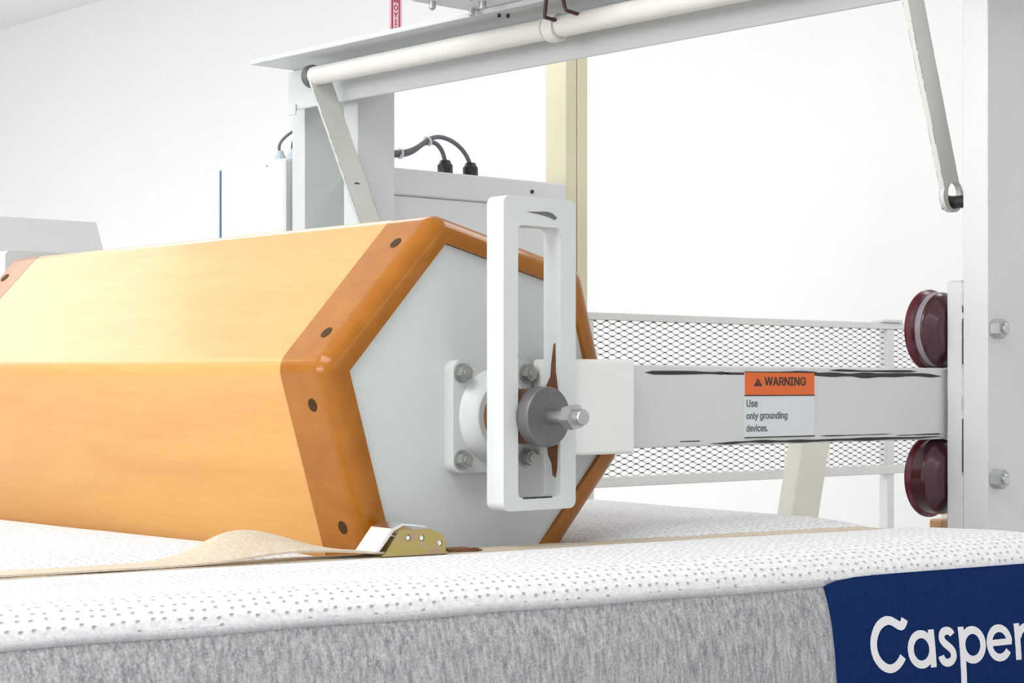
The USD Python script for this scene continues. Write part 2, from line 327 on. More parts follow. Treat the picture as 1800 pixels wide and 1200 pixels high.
# ------------------------------------------------------------------ boxes at the far end
jb = Thing('junction_box', 'white electrical enclosure with a blue door seam mounted behind the far columns', 'electrical box', (2.47, 3.54, .1))
jb.part('body', bx(2.402, 2.56, 3.406, 3.652, .06, .490, .004), 'box')
jb.part('door_seam', bx(2.404, 2.556, 3.652, 3.6585, .064, .483, .0005), 'blue_seam', label='dark blue gasket line')
jb.part('door', bx(2.400, 2.56, 3.6585, 3.680, .06, .488, .003), 'box')
jb.part('bracket', bx(2.44, 2.47, 3.392, 3.4055, .30, .38, .002), 'cabinet')
jb.part('screw', cyl((2.400, 3.47, .478), (2.4025, 3.47, .478), .0022, 12), 'bolt')
for y, x in ((3.462, 2.43), (3.415, 2.43)):
    gl = jb.part('cable_gland', [_lathe([(0, 0)], 0, 0, 3)] if False else [cyl((x, y, .489), (x, y, .502), .0125, 10), cyl((x, y, .502), (x, y, .512), .0095, 20, .007)], 'gland_grey')
def smooth_path(pts, n=40):
    from scipy.interpolate import CubicSpline
    p = np.array(pts, float); d = np.r_[0, np.cumsum(np.linalg.norm(np.diff(p, axis=0), axis=1))]
    return CubicSpline(d, p)(np.linspace(0, d[-1], n))
single('box_cable', tube(smooth_path([(2.43, 3.462, .508), (2.431, 3.465, .527), (2.44, 3.452, .545), (2.47, 3.430, .567), (2.53, 3.420, .60), (2.58, 3.415, .66)]), .0032, 10), 'cable', 'thin grey cable rising from gland on the white enclosure', 'cable')
single('box_cable', tube(smooth_path([(2.43, 3.415, .508), (2.433, 3.416, .53), (2.46, 3.414, .56), (2.54, 3.412, .60)]), .0035, 10), 'black', 'short black cable rising from second gland beside far column', 'cable')

cb = Thing('control_cabinet', 'grey steel control cabinet between far columns and almond post', 'cabinet', (2.79, 3.37, FL))
cb.part('body', bx(2.525, 3.048, 3.220, 3.52, FL, .408, .003), 'cabinet')
cb.part('lid', bx(2.521, 3.052, 3.215, 3.525, .408, .465, .003), 'cabinet')
cb.part('screw', _lathe([(3.212, 0), (3.212, .004), (3.215, .0045), (3.215, 0)], 2.945, .440, 14), 'black', label='small dark lid screw')
GY = 3.251
for px in (2.720, 2.793):
    cb.part('cable_gland', [cyl((px, GY, .465), (px, GY, .477), .0168, 8), cyl((px, GY, .477), (px, GY, .486), .0168, 24), cyl((px, GY, .486), (px, GY, .496), .0153, 24, .0107)], 'black', label='black cable gland on lid')
cab = Thing('cable_bundle', 'dark grey twin cables arching from the far column into two black glands', 'cable', (2.65, GY, .48))
A0 = [(2.49, GY, .500), (2.551, GY, .496), (2.592, GY, .497), (2.633, GY, .510), (2.669, GY, .531)]
cab.part('cable', tube(smooth_path(A0 + [(2.686, GY - .002, .532), (2.707, GY - .001, .520), (2.720, GY, .490)]), .0049, 12), 'cable')
cab.part('cable', tube(smooth_path([(x, y - .006, z + .006) for x, y, z in A0] + [(2.703, GY - .002, .5455), (2.740, GY - .001, .539), (2.776, GY, .517), (2.793, GY, .490)], 50), .0049, 12), 'cable')
for i in (2, 4):
    p = np.array(A0[i]); q = np.array(A0[i]) - np.array(A0[i - 1]); q /= np.linalg.norm(q); c = p + np.array([0, -.003, .003])
    cab.part('cable_tie', cyl(c - q * .002, c + q * .002, .0114, 18), 'tie', label='white cable tie')

# almond post: two strips with a groove between
ap = Thing('almond_post', 'tall almond painted square post behind the control cabinet', 'post', (3.144, 3.312, FL))
ap.part('post_half', bx(3.109, 3.143, 3.276, 3.347, FL, 2.04, .0012), 'almond')
ap.part('post_half', bx(3.145, 3.179, 3.276, 3.347, FL, 2.04, .0012), 'almond')
ap.part('groove', bx(3.143, 3.145, 3.279, 3.344, FL, 2.04, .0002), 'dark_steel', label='thin dark groove line')

# distant grey cabinet at the left
fc = Thing('grey_cabinet', 'plain pale grey cabinet in the left background beyond the roller', 'cabinet', (2.0, 4.5, FL))
fc.part('body', poly_y(Polygon([(1.55, FL), (2.455, FL), (2.455, .345), (2.437, .407), (1.55, .407)]), 4.26, 4.75), 'far_grey')
fc.part('top_edge', bx(1.55, 2.437, 4.262, 4.75, .4072, .4095, .0005), 'box')

# ------------------------------------------------------------------ guard fence of expanded metal
fn = Thing('mesh_guard', 'white guard rail panel of expanded metal mesh behind the beam', 'guard', (4.1, 3.3, FL))
fx0, fx1, fy, fz0, fz1 = 3.185, 5.15, 3.30, -.240, .178
fn.part('top_rail', bx(fx0, fx1, fy - .010, fy + .012, fz1 - .018, fz1, .002), 'fence')
fn.part('bottom_rail', bx(fx0, fx1, fy - .014, fy + .016, fz0, fz0 + .024, .002), 'fence')
for x in (3.187, 4.352, 5.11):
    fn.part('post', bx(x, x + .030, fy - .008, fy + .022, FL, fz1 - .018, .002), 'fence')
    if x > 4: fn.part('post_cap', bx(max(x - .03, fx0), min(x + .06, fx1), fy - .016, fy + .026, fz1 + .0005, fz1 + .009, .002), 'fence')
def expanded_mesh():
    LW, SW, w, th = .0405, .0147, .00135, .0016
    z0, z1 = fz0 + .02, fz1 - .014; xs0 = fx0 + .02; nx = int((fx1 - .02 - xs0) / LW * 2); V, F = [], []
    nrow = int((z1 - z0) / SW * 2)
    f = np.array([.18, .5, .82, 1.0])
    for r in range(nrow + 1):
        zc_ = z0 + r * SW / 2; up = 1 if r % 2 == 0 else -1; pts = []
        for k in range(nx + 1):                    # strand swings between its two neighbours; flats at the bonds
            s = up if k % 2 == 0 else -up; x = xs0 + k * LW / 2
            pts += [(x - LW * .075, zc_ + s * SW / 4), (x + LW * .075, zc_ + s * SW / 4)]
        pts = np.array(pts); n = len(pts); b = len(V) * 4
        d = np.gradient(pts, axis=0); d /= np.linalg.norm(d, axis=1)[:, None]; nn = np.stack([-d[:, 1], d[:, 0]], 1) * w
        ring = []
        for i in range(n):
            a, c = pts[i] + nn[i], pts[i] - nn[i]; y = fy + .001
            ring += [(a[0], y - th / 2, a[1]), (c[0], y - th / 2, c[1]), (c[0], y + th / 2, c[1]), (a[0], y + th / 2, a[1])]
        ring = np.array(ring); idx = np.arange(n - 1)
        fs = []
        for j in range(4):
            j2 = (j + 1) % 4; A = idx * 4 + j; B = idx * 4 + j2; fs += [np.stack([A, B, B + 4], 1), np.stack([A, B + 4, A + 4], 1)]
        fs = np.vstack(fs); off = sum(len(x) for x in V); V.append(ring); F.append(fs + off)
    return trimesh.Trimesh(np.vstack(V), np.vstack(F), process=False)
fn.part('mesh_infill', expanded_mesh(), 'fence', smooth=False)

# slanted leg stand
sl = Thing('slanted_leg_stand', 'pale steel stand with a slanted leg seen under the beam', 'stand', (3.4, 2.63, FL))
sl.part('leg', oblique_bar((2.940, 2.60, FL), (3.152, 2.60, -.10), .093, .040, .003), 'leg', label='slanted square leg with yellowed side')
sl.part('top_rail', bx(3.14, 3.79, 2.60, 2.645, -.0998, -.045, .003), 'leg')
sl.part('leg', bx(3.722, 3.786, 2.60, 2.666, FL, -.0998, .003), 'leg')

# ------------------------------------------------------------------ mattress (its own yaw: M along the front, N across)
c8, s8 = math.cos(math.radians(8)), math.sin(math.radians(8))
MV, NV = np.array([c8, -s8]), np.array([s8, c8])
M1, N0, N1, RC = 1.886, 1.546, 3.05, .07
ZS, ZT, ZB = -.209, -.180, -.470
def mn(m, n, z): return np.stack([np.asarray(m) * c8 + np.asarray(n) * s8, -np.asarray(m) * s8 + np.asarray(n) * c8, np.broadcast_to(z, np.shape(m))], -1)
HX, HZ, HR, HROT = 1.518, -.0295, .2445, math.radians(-13.2)
hexv = [(HX + HR * math.cos(HROT + k * math.pi / 3), HZ + HR * math.sin(HROT + k * math.pi / 3)) for k in range(6)]   # R2 R1 T L B1 B2
RY0, RY1 = 1.74, 2.79
def hex_bottom(x):
    zz = np.full(np.shape(x), 9.0)
    for k in (3, 4, 5):
        (xa, za), (xb, zb) = hexv[k], hexv[(k + 1) % 6]
        t = (x - xa) / (xb - xa); ok = (t >= 0) & (t <= 1); zz = np.where(ok, za + t * (zb - za), zz)
    return zz
def edge_dist(m, n):
    qx = np.abs(m - M1 / 2) - (M1 / 2 - RC); qy = np.abs(n - (N0 + N1) / 2) - ((N1 - N0) / 2 - RC)
    return -(np.hypot(np.maximum(qx, 0), np.maximum(qy, 0)) + np.minimum(np.maximum(qx, qy), 0) - RC)
rm, rn = np.arange(0, M1 + .02, .01), np.arange(N0, N1 + .02, .01)
RM, RN = np.meshgrid(rm, rn, indexing='ij')
zt = ZT - .0112 * np.exp(-((RN - 1.868) / .045) ** 2) + .004 * np.exp(-((RN - 1.64) / .06) ** 2) * np.clip((RM - 1.2) / .5, 0, 1) - .006 * np.exp(-((RN - 1.70) / .09) ** 2) * np.clip((1.4 - RM) / .4, 0, 1)
P = mn(RM, RN, 0); hb = hex_bottom(P[..., 0]); inside = (hb < 5) & (P[..., 1] > RY0 - .01) & (P[..., 1] < RY1 + .01)
sink = np.where(inside, np.minimum(hb - .003, zt), zt)
zfield = np.minimum(gaussian_filter(np.where(inside, np.minimum(sink, zt) - .012, zt), 3.2), sink)
zfield = zfield + .0016 * (meshkit.fbm(np.stack([RM * 7, RN * 7, RM * 0], -1), 3, 5) - .5)
zfield = np.where(inside, np.minimum(zfield, sink), zfield)
zi = RegularGridInterpolator((rm, rn), zfield, bounds_error=False, fill_value=None)
edge = np.r_[0, .0015, .004, .008, .013, .019, .026, .034, .043, .053]
gm = np.r_[edge, np.arange(.063, M1 - .06, .01), M1 - edge[::-1]]; gn = np.r_[N0 + edge, np.arange(N0 + .063, N1 - .06, .01), N1 - edge[::-1]]
GM, GN = np.meshgrid(gm, gn, indexing='ij')
# grid corners pulled on to the rounded outline
for cx, cy, sx, sy in ((RC, N0 + RC, -1, -1), (M1 - RC, N0 + RC, 1, -1), (RC, N1 - RC, -1, 1), (M1 - RC, N1 - RC, 1, 1)):
    a, b = (GM - cx) * sx, (GN - cy) * sy; msk = (a > 0) & (b > 0); mx, ln = np.maximum(a, b), np.hypot(a, b)
    f = np.where(msk & (ln > 0), mx / np.maximum(ln, 1e-9), 1.0); GM, GN = np.where(msk, cx + (GM - cx) * f, GM), np.where(msk, cy + (GN - cy) * f, GN)
D = np.maximum(edge_dist(GM, GN), 0); W = .055
prof = np.sqrt(np.clip(1 - (1 - np.minimum(D / W, 1)) ** 2, 0, 1))
GZ = ZS + (zi(np.stack([GM, GN], -1)) - ZS) * prof
top_v = mn(GM, GN, 0); top_v[..., 2] = GZ; a_, b_ = GM.shape
ii = np.arange(a_ * b_).reshape(a_, b_); q = np.stack([ii[:-1, :-1], ii[1:, :-1], ii[1:, 1:], ii[:-1, 1:]], -1).reshape(-1, 4)
top_mesh = trimesh.Trimesh(top_v.reshape(-1, 3), np.vstack([q[:, [0, 1, 2]], q[:, [0, 2, 3]]]), process=False)

def bulge(d):
    d = np.maximum(d, 0)
    return .028 * (1 - np.exp(-d / .055)) * np.clip((ZS - ZB - d) / .05, 0, 1) ** .5
def outline():
    """The mattress outline in (m, n): points and outward normals, front left corner first, along the front."""
    pts, nor = [], []
    corners = [(RC, N0 + RC, 180), (M1 - RC, N0 + RC, 270), (M1 - RC, N1 - RC, 0), (RC, N1 - RC, 90)]
    for k, (cx, cy, a0) in enumerate(corners):
        for a in np.radians(np.linspace(a0, a0 + 90, 10)): pts.append((cx + RC * math.cos(a), cy + RC * math.sin(a))); nor.append((math.cos(a), math.sin(a)))
        nx = corners[(k + 1) % 4]; p0 = np.array(pts[-1]); a1 = math.radians(nx[2]); p1 = np.array([nx[0] + RC * math.cos(a1), nx[1] + RC * math.sin(a1)])
        for t in np.linspace(0, 1, 60)[1:-1]: pts.append(tuple(p0 + t * (p1 - p0))); nor.append(nor[-1] if False else (math.cos(a1), math.sin(a1)))
    return np.array(pts), np.array(nor)
OP, ON = outline()
ds = np.r_[0, .002, .006, .012, .02, .03, .04, .055, .07, .09, .11, .14, .17, .20, .22, .24, .25, .257, ZS - ZB]
def band(pts, nor, ds, off=0.0, closed=True):
    k = len(pts); V = []
    for d in ds: V.append(mn(pts[:, 0] + nor[:, 0] * (bulge(d) + off), pts[:, 1] + nor[:, 1] * (bulge(d) + off), ZS - d))
    V = np.vstack(V); F = []
    for i in range(len(ds) - 1):
        for j in range(k if closed else k - 1):
            j2 = (j + 1) % k; A, B, C, E_ = i * k + j, i * k + j2, (i + 1) * k + j2, (i + 1) * k + j; F += [[A, C, B], [A, E_, C]]
    return trimesh.Trimesh(V, F, process=False)
side = band(OP, ON, ds)
ring = len(OP); c = len(side.vertices); base_ring = np.arange(ring) + (len(ds) - 1) * ring
side = trimesh.Trimesh(np.vstack([side.vertices, mn(np.array([M1 / 2]), np.array([(N0 + N1) / 2]), ZB)]), np.vstack([side.faces] + [[[c, base_ring[(j + 1) % ring], base_ring[j]]] for j in range(ring)]), process=False)
mt = Thing('mattress', 'thick mattress with white knit top and grey heather sides under the wooden roller', 'mattress', (*mn(M1 / 2, (N0 + N1) / 2, 0)[:2], ZB))
drop = np.maximum(zi(np.stack([GM, GN], -1)) - GZ, 0)                   # how far each point has rolled over the edge
UV = np.stack([GM + np.where(M1 - GM < W, drop, 0) - np.where(GM < W, drop, 0), GN - np.where(GN - N0 < W, drop, 0) + np.where(N1 - GN < W, drop, 0)], -1).reshape(-1, 2)
mt.part('top_cover', top_mesh, 'knit', smooth=True, uv=UV)
mt.part('side_panel', side, 'heather', smooth=True, label='grey heather side panel')
# navy label patch round the front right corner
LM0 = 1.441
sel = [i for i in range(len(OP)) if (ON[i][1] < -.99 and OP[i][0] > LM0) or (ON[i][0] > .02 and ON[i][1] < .3 and OP[i][1] < N0 + .32 and OP[i][0] > LM0)]
xs_ = LM0 + np.array([0, .004, .008, .014, .020, .026]); xs_ = xs_[xs_ < OP[sel][0, 0] - .003]
lp = np.vstack([[(x, N0) for x in xs_], OP[sel]]); ln_ = np.vstack([[(0, -1)] * len(xs_), ON[sel]])
dl = np.r_[-.0035, -.001, .004, .010, .02, .03, .04, .055, .07, .09, .11, .14, .17, .20]
sag = .0085 * np.exp(-np.maximum(lp[:, 0] - LM0, 0) / .022) * (ln_[:, 1] < -.5) + .0012
def patch_sheet(off):
    V, F, k = [], [], len(lp)
    for d in dl:
        dd = d + sag * np.clip(1 - d / .05, 0, 1); o = bulge(dd) + off; V.append(mn(lp[:, 0] + ln_[:, 0] * o, lp[:, 1] + ln_[:, 1] * o, ZS - dd))
    for i in range(len(dl) - 1):
        for j in range(k - 1): A, B, C, E_ = i * k + j, i * k + j + 1, (i + 1) * k + j + 1, (i + 1) * k + j; F += [[A, C, B], [A, E_, C]]
    return trimesh.Trimesh(np.vstack(V), F, process=False)
outer, inner = patch_sheet(.0024), patch_sheet(-.004)
inner.invert(); nV = len(outer.vertices); kk = len(lp); rows = len(dl); rim = []
loop = list(range(kk)) + [i * kk + kk - 1 for i in range(1, rows)] + [(rows - 1) * kk + j for j in range(kk - 2, -1, -1)] + [i * kk for i in range(rows - 2, 0, -1)]
for a, b in zip(loop, loop[1:] + loop[:1]): rim += [[a, b, b + nV], [a, b + nV, a + nV]]
patch = trimesh.Trimesh(np.vstack([outer.vertices, inner.vertices]), np.vstack([outer.faces, inner.faces + nV, rim]), process=False)
rest = [i for i in range(max(sel) + 1, len(OP))] + [i for i in range(0, min(sel))]
pl, pn = np.vstack([OP[rest], [(LM0 - .001, N0)]]), np.vstack([ON[rest], [(0, -1)]])
mt.part('piping', tube(mn(pl[:, 0] + pn[:, 0] * .0012, pl[:, 1] + pn[:, 1] * .0012, ZS - .0035 + .0007 * np.sin(np.arange(len(pl)) * .9)), .0042, 10), 'piping', smooth=True, label='pale piping roll along the seam')
lab = mt.part('label_patch', patch, 'navy', smooth=30, label='navy blue fabric label with white lettering')
# lettering, as strokes in (m, z)
def circ(cx, cz, r, a0=0, a1=360, n=40):
    return [(cx + r * math.cos(math.radians(a)), cz + r * math.sin(math.radians(a))) for a in np.linspace(a0, a1, n)]
def stroke(pts, w, spl=False):
    if spl: p = smooth_path([(x, 0, z) for x, z in pts], 60); pts = [(x, z) for x, _, z in p]
    return LineString(pts).buffer(w / 2, cap_style=2, join_style=1)
Cs = [(1.5475, -.2555), (1.5452, -.2592), (1.5408, -.2625), (1.5362, -.2612), (1.5300, -.2575), (1.5217, -.2552), (1.5130, -.2570), (1.5050, -.2622), (1.4990, -.2705), (1.4962, -.2800), (1.4975, -.2900), (1.5030, -.2990), (1.5110, -.3050), (1.5200, -.3072), (1.5290, -.3045), (1.5360, -.2990), (1.5388, -.2955)]
W1, W2 = .0094, .0087
letters = {
 'C': stroke(Cs, W1, True),
 'a': unary_union([stroke(circ(1.5680, -.2898, .0166), W2), stroke([(1.5852, -.2693), (1.5850, -.3108)], W2)]),
 's': stroke([(1.6178, -.2772), (1.6150, -.2738), (1.6085, -.2722), (1.6025, -.2748), (1.6008, -.2800), (1.6045, -.2856), (1.6110, -.2902), (1.6165, -.2955), (1.6172, -.3020), (1.6120, -.3068), (1.6050, -.3072), (1.5992, -.3030), (1.5978, -.2992)], W2, True),
 'p': unary_union([stroke(circ(1.6492, -.2908, .0166), W2), stroke([(1.6324, -.2696), (1.6318, -.3335)], W2)]),
 'e': unary_union([stroke(circ(1.6928, -.2918, .0166, 2, 325), W2), stroke([(1.6772, -.2912), (1.7128, -.2912)], W2 * .82)]),
 'r': unary_union([stroke([(1.7235, -.2718), (1.7228, -.3132)], W2), stroke([(1.7250, -.2880), (1.7300, -.2800), (1.7370, -.2768), (1.7440, -.2772)], W2, True)]),
}
for nm, sh in letters.items():
    for pg in getattr(sh, 'geoms', [sh]):
        e = trimesh.creation.extrude_polygon(pg.simplify(.0002), .0006, engine='earcut'); vv, ff = trimesh.remesh.subdivide_to_size(e.vertices, e.faces, .009)
        o = bulge(ZS - vv[:, 1]) + .0022 + vv[:, 2]
        w3 = mn(vv[:, 0], N0 - o, 0); w3[:, 2] = vv[:, 1]
        me = trimesh.Trimesh(w3, ff, process=False)
        mt.part('letter', me, 'letter', lab, smooth=False)

# test bed carrying the mattress
tb = Thing('test_bed', 'white steel bed frame that carries the mattress', 'bed frame', (*mn(M1 / 2, (N0 + N1) / 2, 0)[:2], FL))
def mbox(m0, m1, n0, n1, z0, z1):
    b = bx(m0, m1, n0, n1, z0, z1, .003); v = b.vertices; b.vertices = np.column_stack([mn(v[:, 0], v[:, 1], 0)[:, :2], v[:, 2]]); return b
tb.part('deck', mbox(.02, M1 - .02, N0 + .02, N1 - .02, ZB - .04, ZB), 'paint')
for m_ in (.06, M1 - .14):
    for n_ in (N0 + .06, N1 - .14): tb.part('leg', mbox(m_, m_ + .07, n_, n_ + .07, FL, ZB - .04), 'paint')

# ------------------------------------------------------------------ strap and cam buckle
SN, ZST = 1.868, -.1888
def ribbon(ms, near, far, zn, zf, th=.0022):
    """A webbing ribbon: for each m the near and far edge (n, z)."""
    ms, near, far, zn, zf = map(np.asarray, (ms, near, far, zn, zf)); k = len(ms); cols = 5; V = []
    for s in (1, 0):
        for t in np.linspace(0, 1, cols):
            v = mn(ms, near + (far - near) * t, 0); v[:, 2] = zn + (zf - zn) * t + s * th; V.append(v)
    V = np.stack(V, 1); rows, c2, _ = V.shape; V = V.reshape(-1, 3); F = []
    lp_ = list(range(cols)) + list(range(2 * cols - 1, cols - 1, -1))
    for i in range(rows - 1):
        for a, b in zip(lp_, lp_[1:] + lp_[:1]): A, B, C, E_ = i * c2 + a, i * c2 + b, (i + 1) * c2 + b, (i + 1) * c2 + a; F += [[A, B, C], [A, C, E_]]
    for i, fl in ((0, 1), (rows - 1, 0)):
        o = i * c2
        for a in range(cols - 1): qd = [o + a, o + a + 1, o + cols + a + 1, o + cols + a]; F += [[qd[0], qd[1], qd[2]], [qd[0], qd[2], qd[3]]]
    m = trimesh.Trimesh(V, F, process=False); m.merge_vertices(); trimesh.repair.fix_normals(m); return m
sp = Thing('webbing_strap', 'tan webbing strap stretched along the mattress top in front of the roller', 'strap', (*mn(1.0, SN, 0)[:2], ZST))
ms = np.r_[np.linspace(.03, M1 - .05, 90), M1 - .02, M1 + .004, M1 + .012]
za = np.full(len(ms), ZST); za[-3:] = ZST - np.array([.006, .022, .05]); za += .0004 * np.sin(ms * 40)
hw = .0235
sp.part('long_webbing', ribbon(ms, np.full(len(ms), SN - hw), np.full(len(ms), SN + hw), za, za), 'strap', smooth=30)
# loose tail lying on the strap, lifting into a low arch before it enters the buckle
tm_ = np.linspace(.03, 1.075, 90)
def bump_(m, c, wl, wr): return np.where(m < c, np.exp(-((m - c) / wl) ** 2), np.exp(-((m - c) / wr) ** 2))
lo = .0030 + .0085 * bump_(tm_, .965, .075, .09); hi = .0034 + .030 * bump_(tm_, .915, .062, .085)
sp.part('tail_webbing', ribbon(tm_, np.full(90, SN - hw), np.full(90, SN + hw - .004), ZST + lo, ZST + hi), 'strap', smooth=30, label='loose tail of webbing rising in a low arch')

bk = Thing('cam_buckle', 'gold zinc cam buckle with bright lever on the webbing strap', 'buckle', (*mn(1.11, SN, 0)[:2], ZST))
z0b = ZST + .0026
def mz_plate(poly, n0, n1):
    e = trimesh.creation.extrude_polygon(poly, n1 - n0, engine='earcut'); v = e.vertices; w = mn(v[:, 0], n0 + v[:, 2], 0); w[:, 2] = v[:, 1]; e.vertices = w
    if e.volume < 0: e.invert()
    return e
prof_ = Polygon([(1.066, z0b), (1.069, z0b + .004), (1.086, z0b + .0265), (1.090, z0b + .0285), (1.126, z0b + .0285), (1.142, z0b + .0215), (1.1475, z0b + .013), (1.1465, z0b)])
for hm, hz in ((1.0975, .0195), (1.115, .0185), (1.1385, .012)): prof_ = prof_.difference(Point(hm, z0b + hz).buffer(.0036, 12))
for n_ in (SN - .0285, SN + .0263): bk.part('side_plate', mz_plate(prof_, n_, n_ + .0022), 'gold', smooth=False)
def mcyl(m_, z_, r, n0, n1):
    a, b = mn(m_, n0, z_), mn(m_, n1, z_); return cyl(a, b, r, 20)
for hm, hz in ((1.0975, .0195), (1.115, .0185), (1.1385, .012)): bk.part('rivet', mcyl(hm, z0b + hz, .0027, SN - .0282, SN + .0282), 'chrome')
bk.part('lever', mz_plate(Polygon([(1.060, z0b + .0045), (1.063, z0b + .0035), (1.083, z0b + .027), (1.095, z0b + .033), (1.109, z0b + .0315), (1.124, z0b + .0298), (1.124, z0b + .0312), (1.109, z0b + .0335), (1.094, z0b + .0352), (1.080, z0b + .030)]), SN - .0225, SN + .0225), 'chrome', smooth=False, label='bright bent lever')
bk.part('base_plate', mbox(1.066, 1.150, SN - .0283, SN + .0283, z0b, z0b + .002), 'gold')
teeth = [mbox(1.150, 1.201, SN - .021, SN + .021, z0b, z0b + .0018)] + [mbox(1.156 + .009 * k, 1.160 + .009 * k, SN - .021, SN - .012, z0b + .0018, z0b + .0035) for k in range(5)]
bk.part('toothed_tongue', teeth, 'rust', label='rusty toothed tongue lying on the strap')

# ------------------------------------------------------------------ hexagonal roller
rl = Thing('hexagonal_roller', 'big varnished hexagonal wooden roller with painted steel end plates on the mattress', 'roller', (HX, (RY0 + RY1) / 2, HZ - .24))
AP = HR * math.cos(math.pi / 6); RCN, TH, RE = .026, .032, .023
nrm = [HROT + (k + .5) * math.pi / 3 for k in range(6)]
def slab(i, stations):
    """One side of the hexagon: (y, radial offset) stations of a wedge of the hollow shell."""
    def vert(k, ap): r = ap / math.cos(math.pi / 6); a = HROT + k * math.pi / 3; return np.array([HX + r * math.cos(a), HZ + r * math.sin(a)])
    n0 = nrm[i]; V = []
    for y, o in stations:
        pts = []
        for a in np.linspace(-math.pi / 6, 0, 7): pts.append(vert(i, AP - RCN) + o * np.array([math.cos(n0 + a), math.sin(n0 + a)]))
        for a in np.linspace(0, math.pi / 6, 7): pts.append(vert(i + 1, AP - RCN) + o * np.array([math.cos(n0 + a), math.sin(n0 + a)]))
        pts += [vert(i + 1, AP - TH), vert(i, AP - TH)]
        V.append([(p[0], y, p[1]) for p in pts])
    V = np.array(V); s, k, _ = V.shape; F = []
    for a in range(s - 1):
        for j in range(k): j2 = (j + 1) % k; F += [[a * k + j, a * k + j2, (a + 1) * k + j2], [a * k + j, (a + 1) * k + j2, (a + 1) * k + j]]
    for j in range(1, k - 1): F += [[0, j + 1, j], [(s - 1) * k, (s - 1) * k + j, (s - 1) * k + j + 1]]
    m = trimesh.Trimesh(V.reshape(-1, 3), F, process=False)
    if m.volume < 0: m.invert()
    return m
RW = .088
near = [(RY0 + RE * (1 - math.cos(t)), RCN - RE + RE * math.sin(t)) for t in np.linspace(0, math.pi / 2, 8)] + [(RY0 + RW, RCN)]
far = [(RY1 - RW, RCN)] + [(RY1 - RE * (1 - math.cos(t)), RCN - RE + RE * math.sin(t)) for t in np.linspace(math.pi / 2, 0, 8)]
for i in range(6):
    rl.part('panel', slab(i, [(RY0 + RW + .0006, RCN - .0008), (RY0 + RW + .0014, RCN), (RY1 - RW - .0014, RCN), (RY1 - RW - .0006, RCN - .0008)]), 'panel_wood', smooth=35)
for st_ in (near, far):
    for i in range(6):
        r_ = rl.part('end_rail', slab(i, st_), 'rail_wood', smooth=50)
        y = RY0 + .040 if st_ is near else RY1 - .040
        nv = np.array([math.cos(nrm[i]), 0, math.sin(nrm[i])]); a, b = np.array(hexv[i]), np.array(hexv[(i + 1) % 6])
        for f_ in (.20, .80):
            p = a + (b - a) * f_; p3 = np.array([p[0], y, p[1]])
            rl.part('plug', cyl(p3 - nv * .004, p3 + nv * .0006, .0078, 18), 'plug', r_, label='dark round plug in rail')
inner_hex = Polygon([(HX + (AP - TH) / math.cos(math.pi / 6) * math.cos(HROT + k * math.pi / 3), HZ + (AP - TH) / math.cos(math.pi / 6) * math.sin(HROT + k * math.pi / 3)) for k in range(6)]).buffer(-.0005)
rl.part('end_plate', poly_y(inner_hex, RY0 + .006, RY0 + .016), 'plate_paint', label='pale grey green steel end plate')
rl.part('end_plate', poly_y(inner_hex, RY1 - .016, RY1 - .006), 'plate_paint')
SX, SZ = 1.5255, -.0345                                              # shaft line
bp = sbox(SX - .0655, SZ - .0665, SX + .0585, SZ + .0665).buffer(-.012).buffer(.012, 8)
br = rl.part('flange_bearing', [poly_y(bp, RY0 - .010, RY0 + .006), _lathe([(RY0 - .006, .058), (RY0 - .012, .056), (RY0 - .018, .050), (RY0 - .024, .046), (RY0 - .027, .041), (RY0 - .027, .0328), (RY0 - .006, .0328), (RY0 - .006, .058)], SX, SZ, 48)], 'paint', label='square white four bolt flange bearing')
for dx in (-.053, .050):
    for dz in (-.051, .051): rl.part('bolt', bolt_y(SX + dx, SZ + dz, .0095, RY0 - .010, .011), 'bolt', br)
rl.part('shaft', _lathe([(1.650, 0), (1.650, .0325), (RY0 + .006, .0325), (RY0 + .006, 0)], SX, SZ, 48), 'rust', label='rusty brown shaft between bearing and slotted arm')
rl.part('shaft_cap', _lathe([(1.636, 0), (1.636, .0335), (1.638, .0350), (1.6535, .0350), (1.6535, 0)], SX, SZ, 56), 'dark_steel', label='dark round cap on shaft end')
rl.part('cap_bolt', [_lathe([(1.578, 0), (1.578, .0085), (1.580, .0095), (1.636, .0095), (1.636, 0)], SX, SZ, 32), hexprism_y(SX, SZ, .0150, 1.590, 1.604, .2)], 'steel', label='steel bolt protruding from shaft cap')

# ------------------------------------------------------------------ carriage: slotted arm, sleeve and beam, near side
cr = Thing('slotted_arm_beam', 'long white rectangular beam ending in a tall slotted plate round the shaft', 'carriage beam', (1.8, 1.7, -.15))
def slotted(y0, y1):
    o = Polygon([(1.472, -.143), (1.5865, -.143), (1.5865, .2205), (1.472, .2205)]).buffer(-.010).buffer(.010, 8)
    s = Polygon([(1.4945, -.128), (1.5615, -.128), (1.5615, .187), (1.4945, .187)]).buffer(-.006).buffer(.006, 6)
    return poly_y(o.difference(s), y0, y1)
cr.part('slotted_plate', slotted(1.655, 1.684), 'paint', label='tall upright plate with long slot')
def rsec(y0, y1, z0, z1, x0, x1, r=.006):
    p = sbox(y0 + r, z0 + r, y1 - r, z1 - r).buffer(r, 6); m = trimesh.creation.extrude_polygon(p, x1 - x0, engine='earcut'); v = m.vertices
    m.vertices = np.stack([x0 + v[:, 2], v[:, 0], v[:, 1]], 1)
    if m.volume < 0: m.invert()
    return m
cr.part('sleeve', rsec(1.6605, 1.729, -.0815, .0335, 1.5867, 1.690, .005), 'sleeve_paint', label='short white sleeve joining plate and beam')
cr.part('beam', rsec(1.688, 1.718, -.0765, .0281, 1.690, 2.95, .0035), 'beam_paint', label='long beam with scraped dark edges')
yf = 1.688
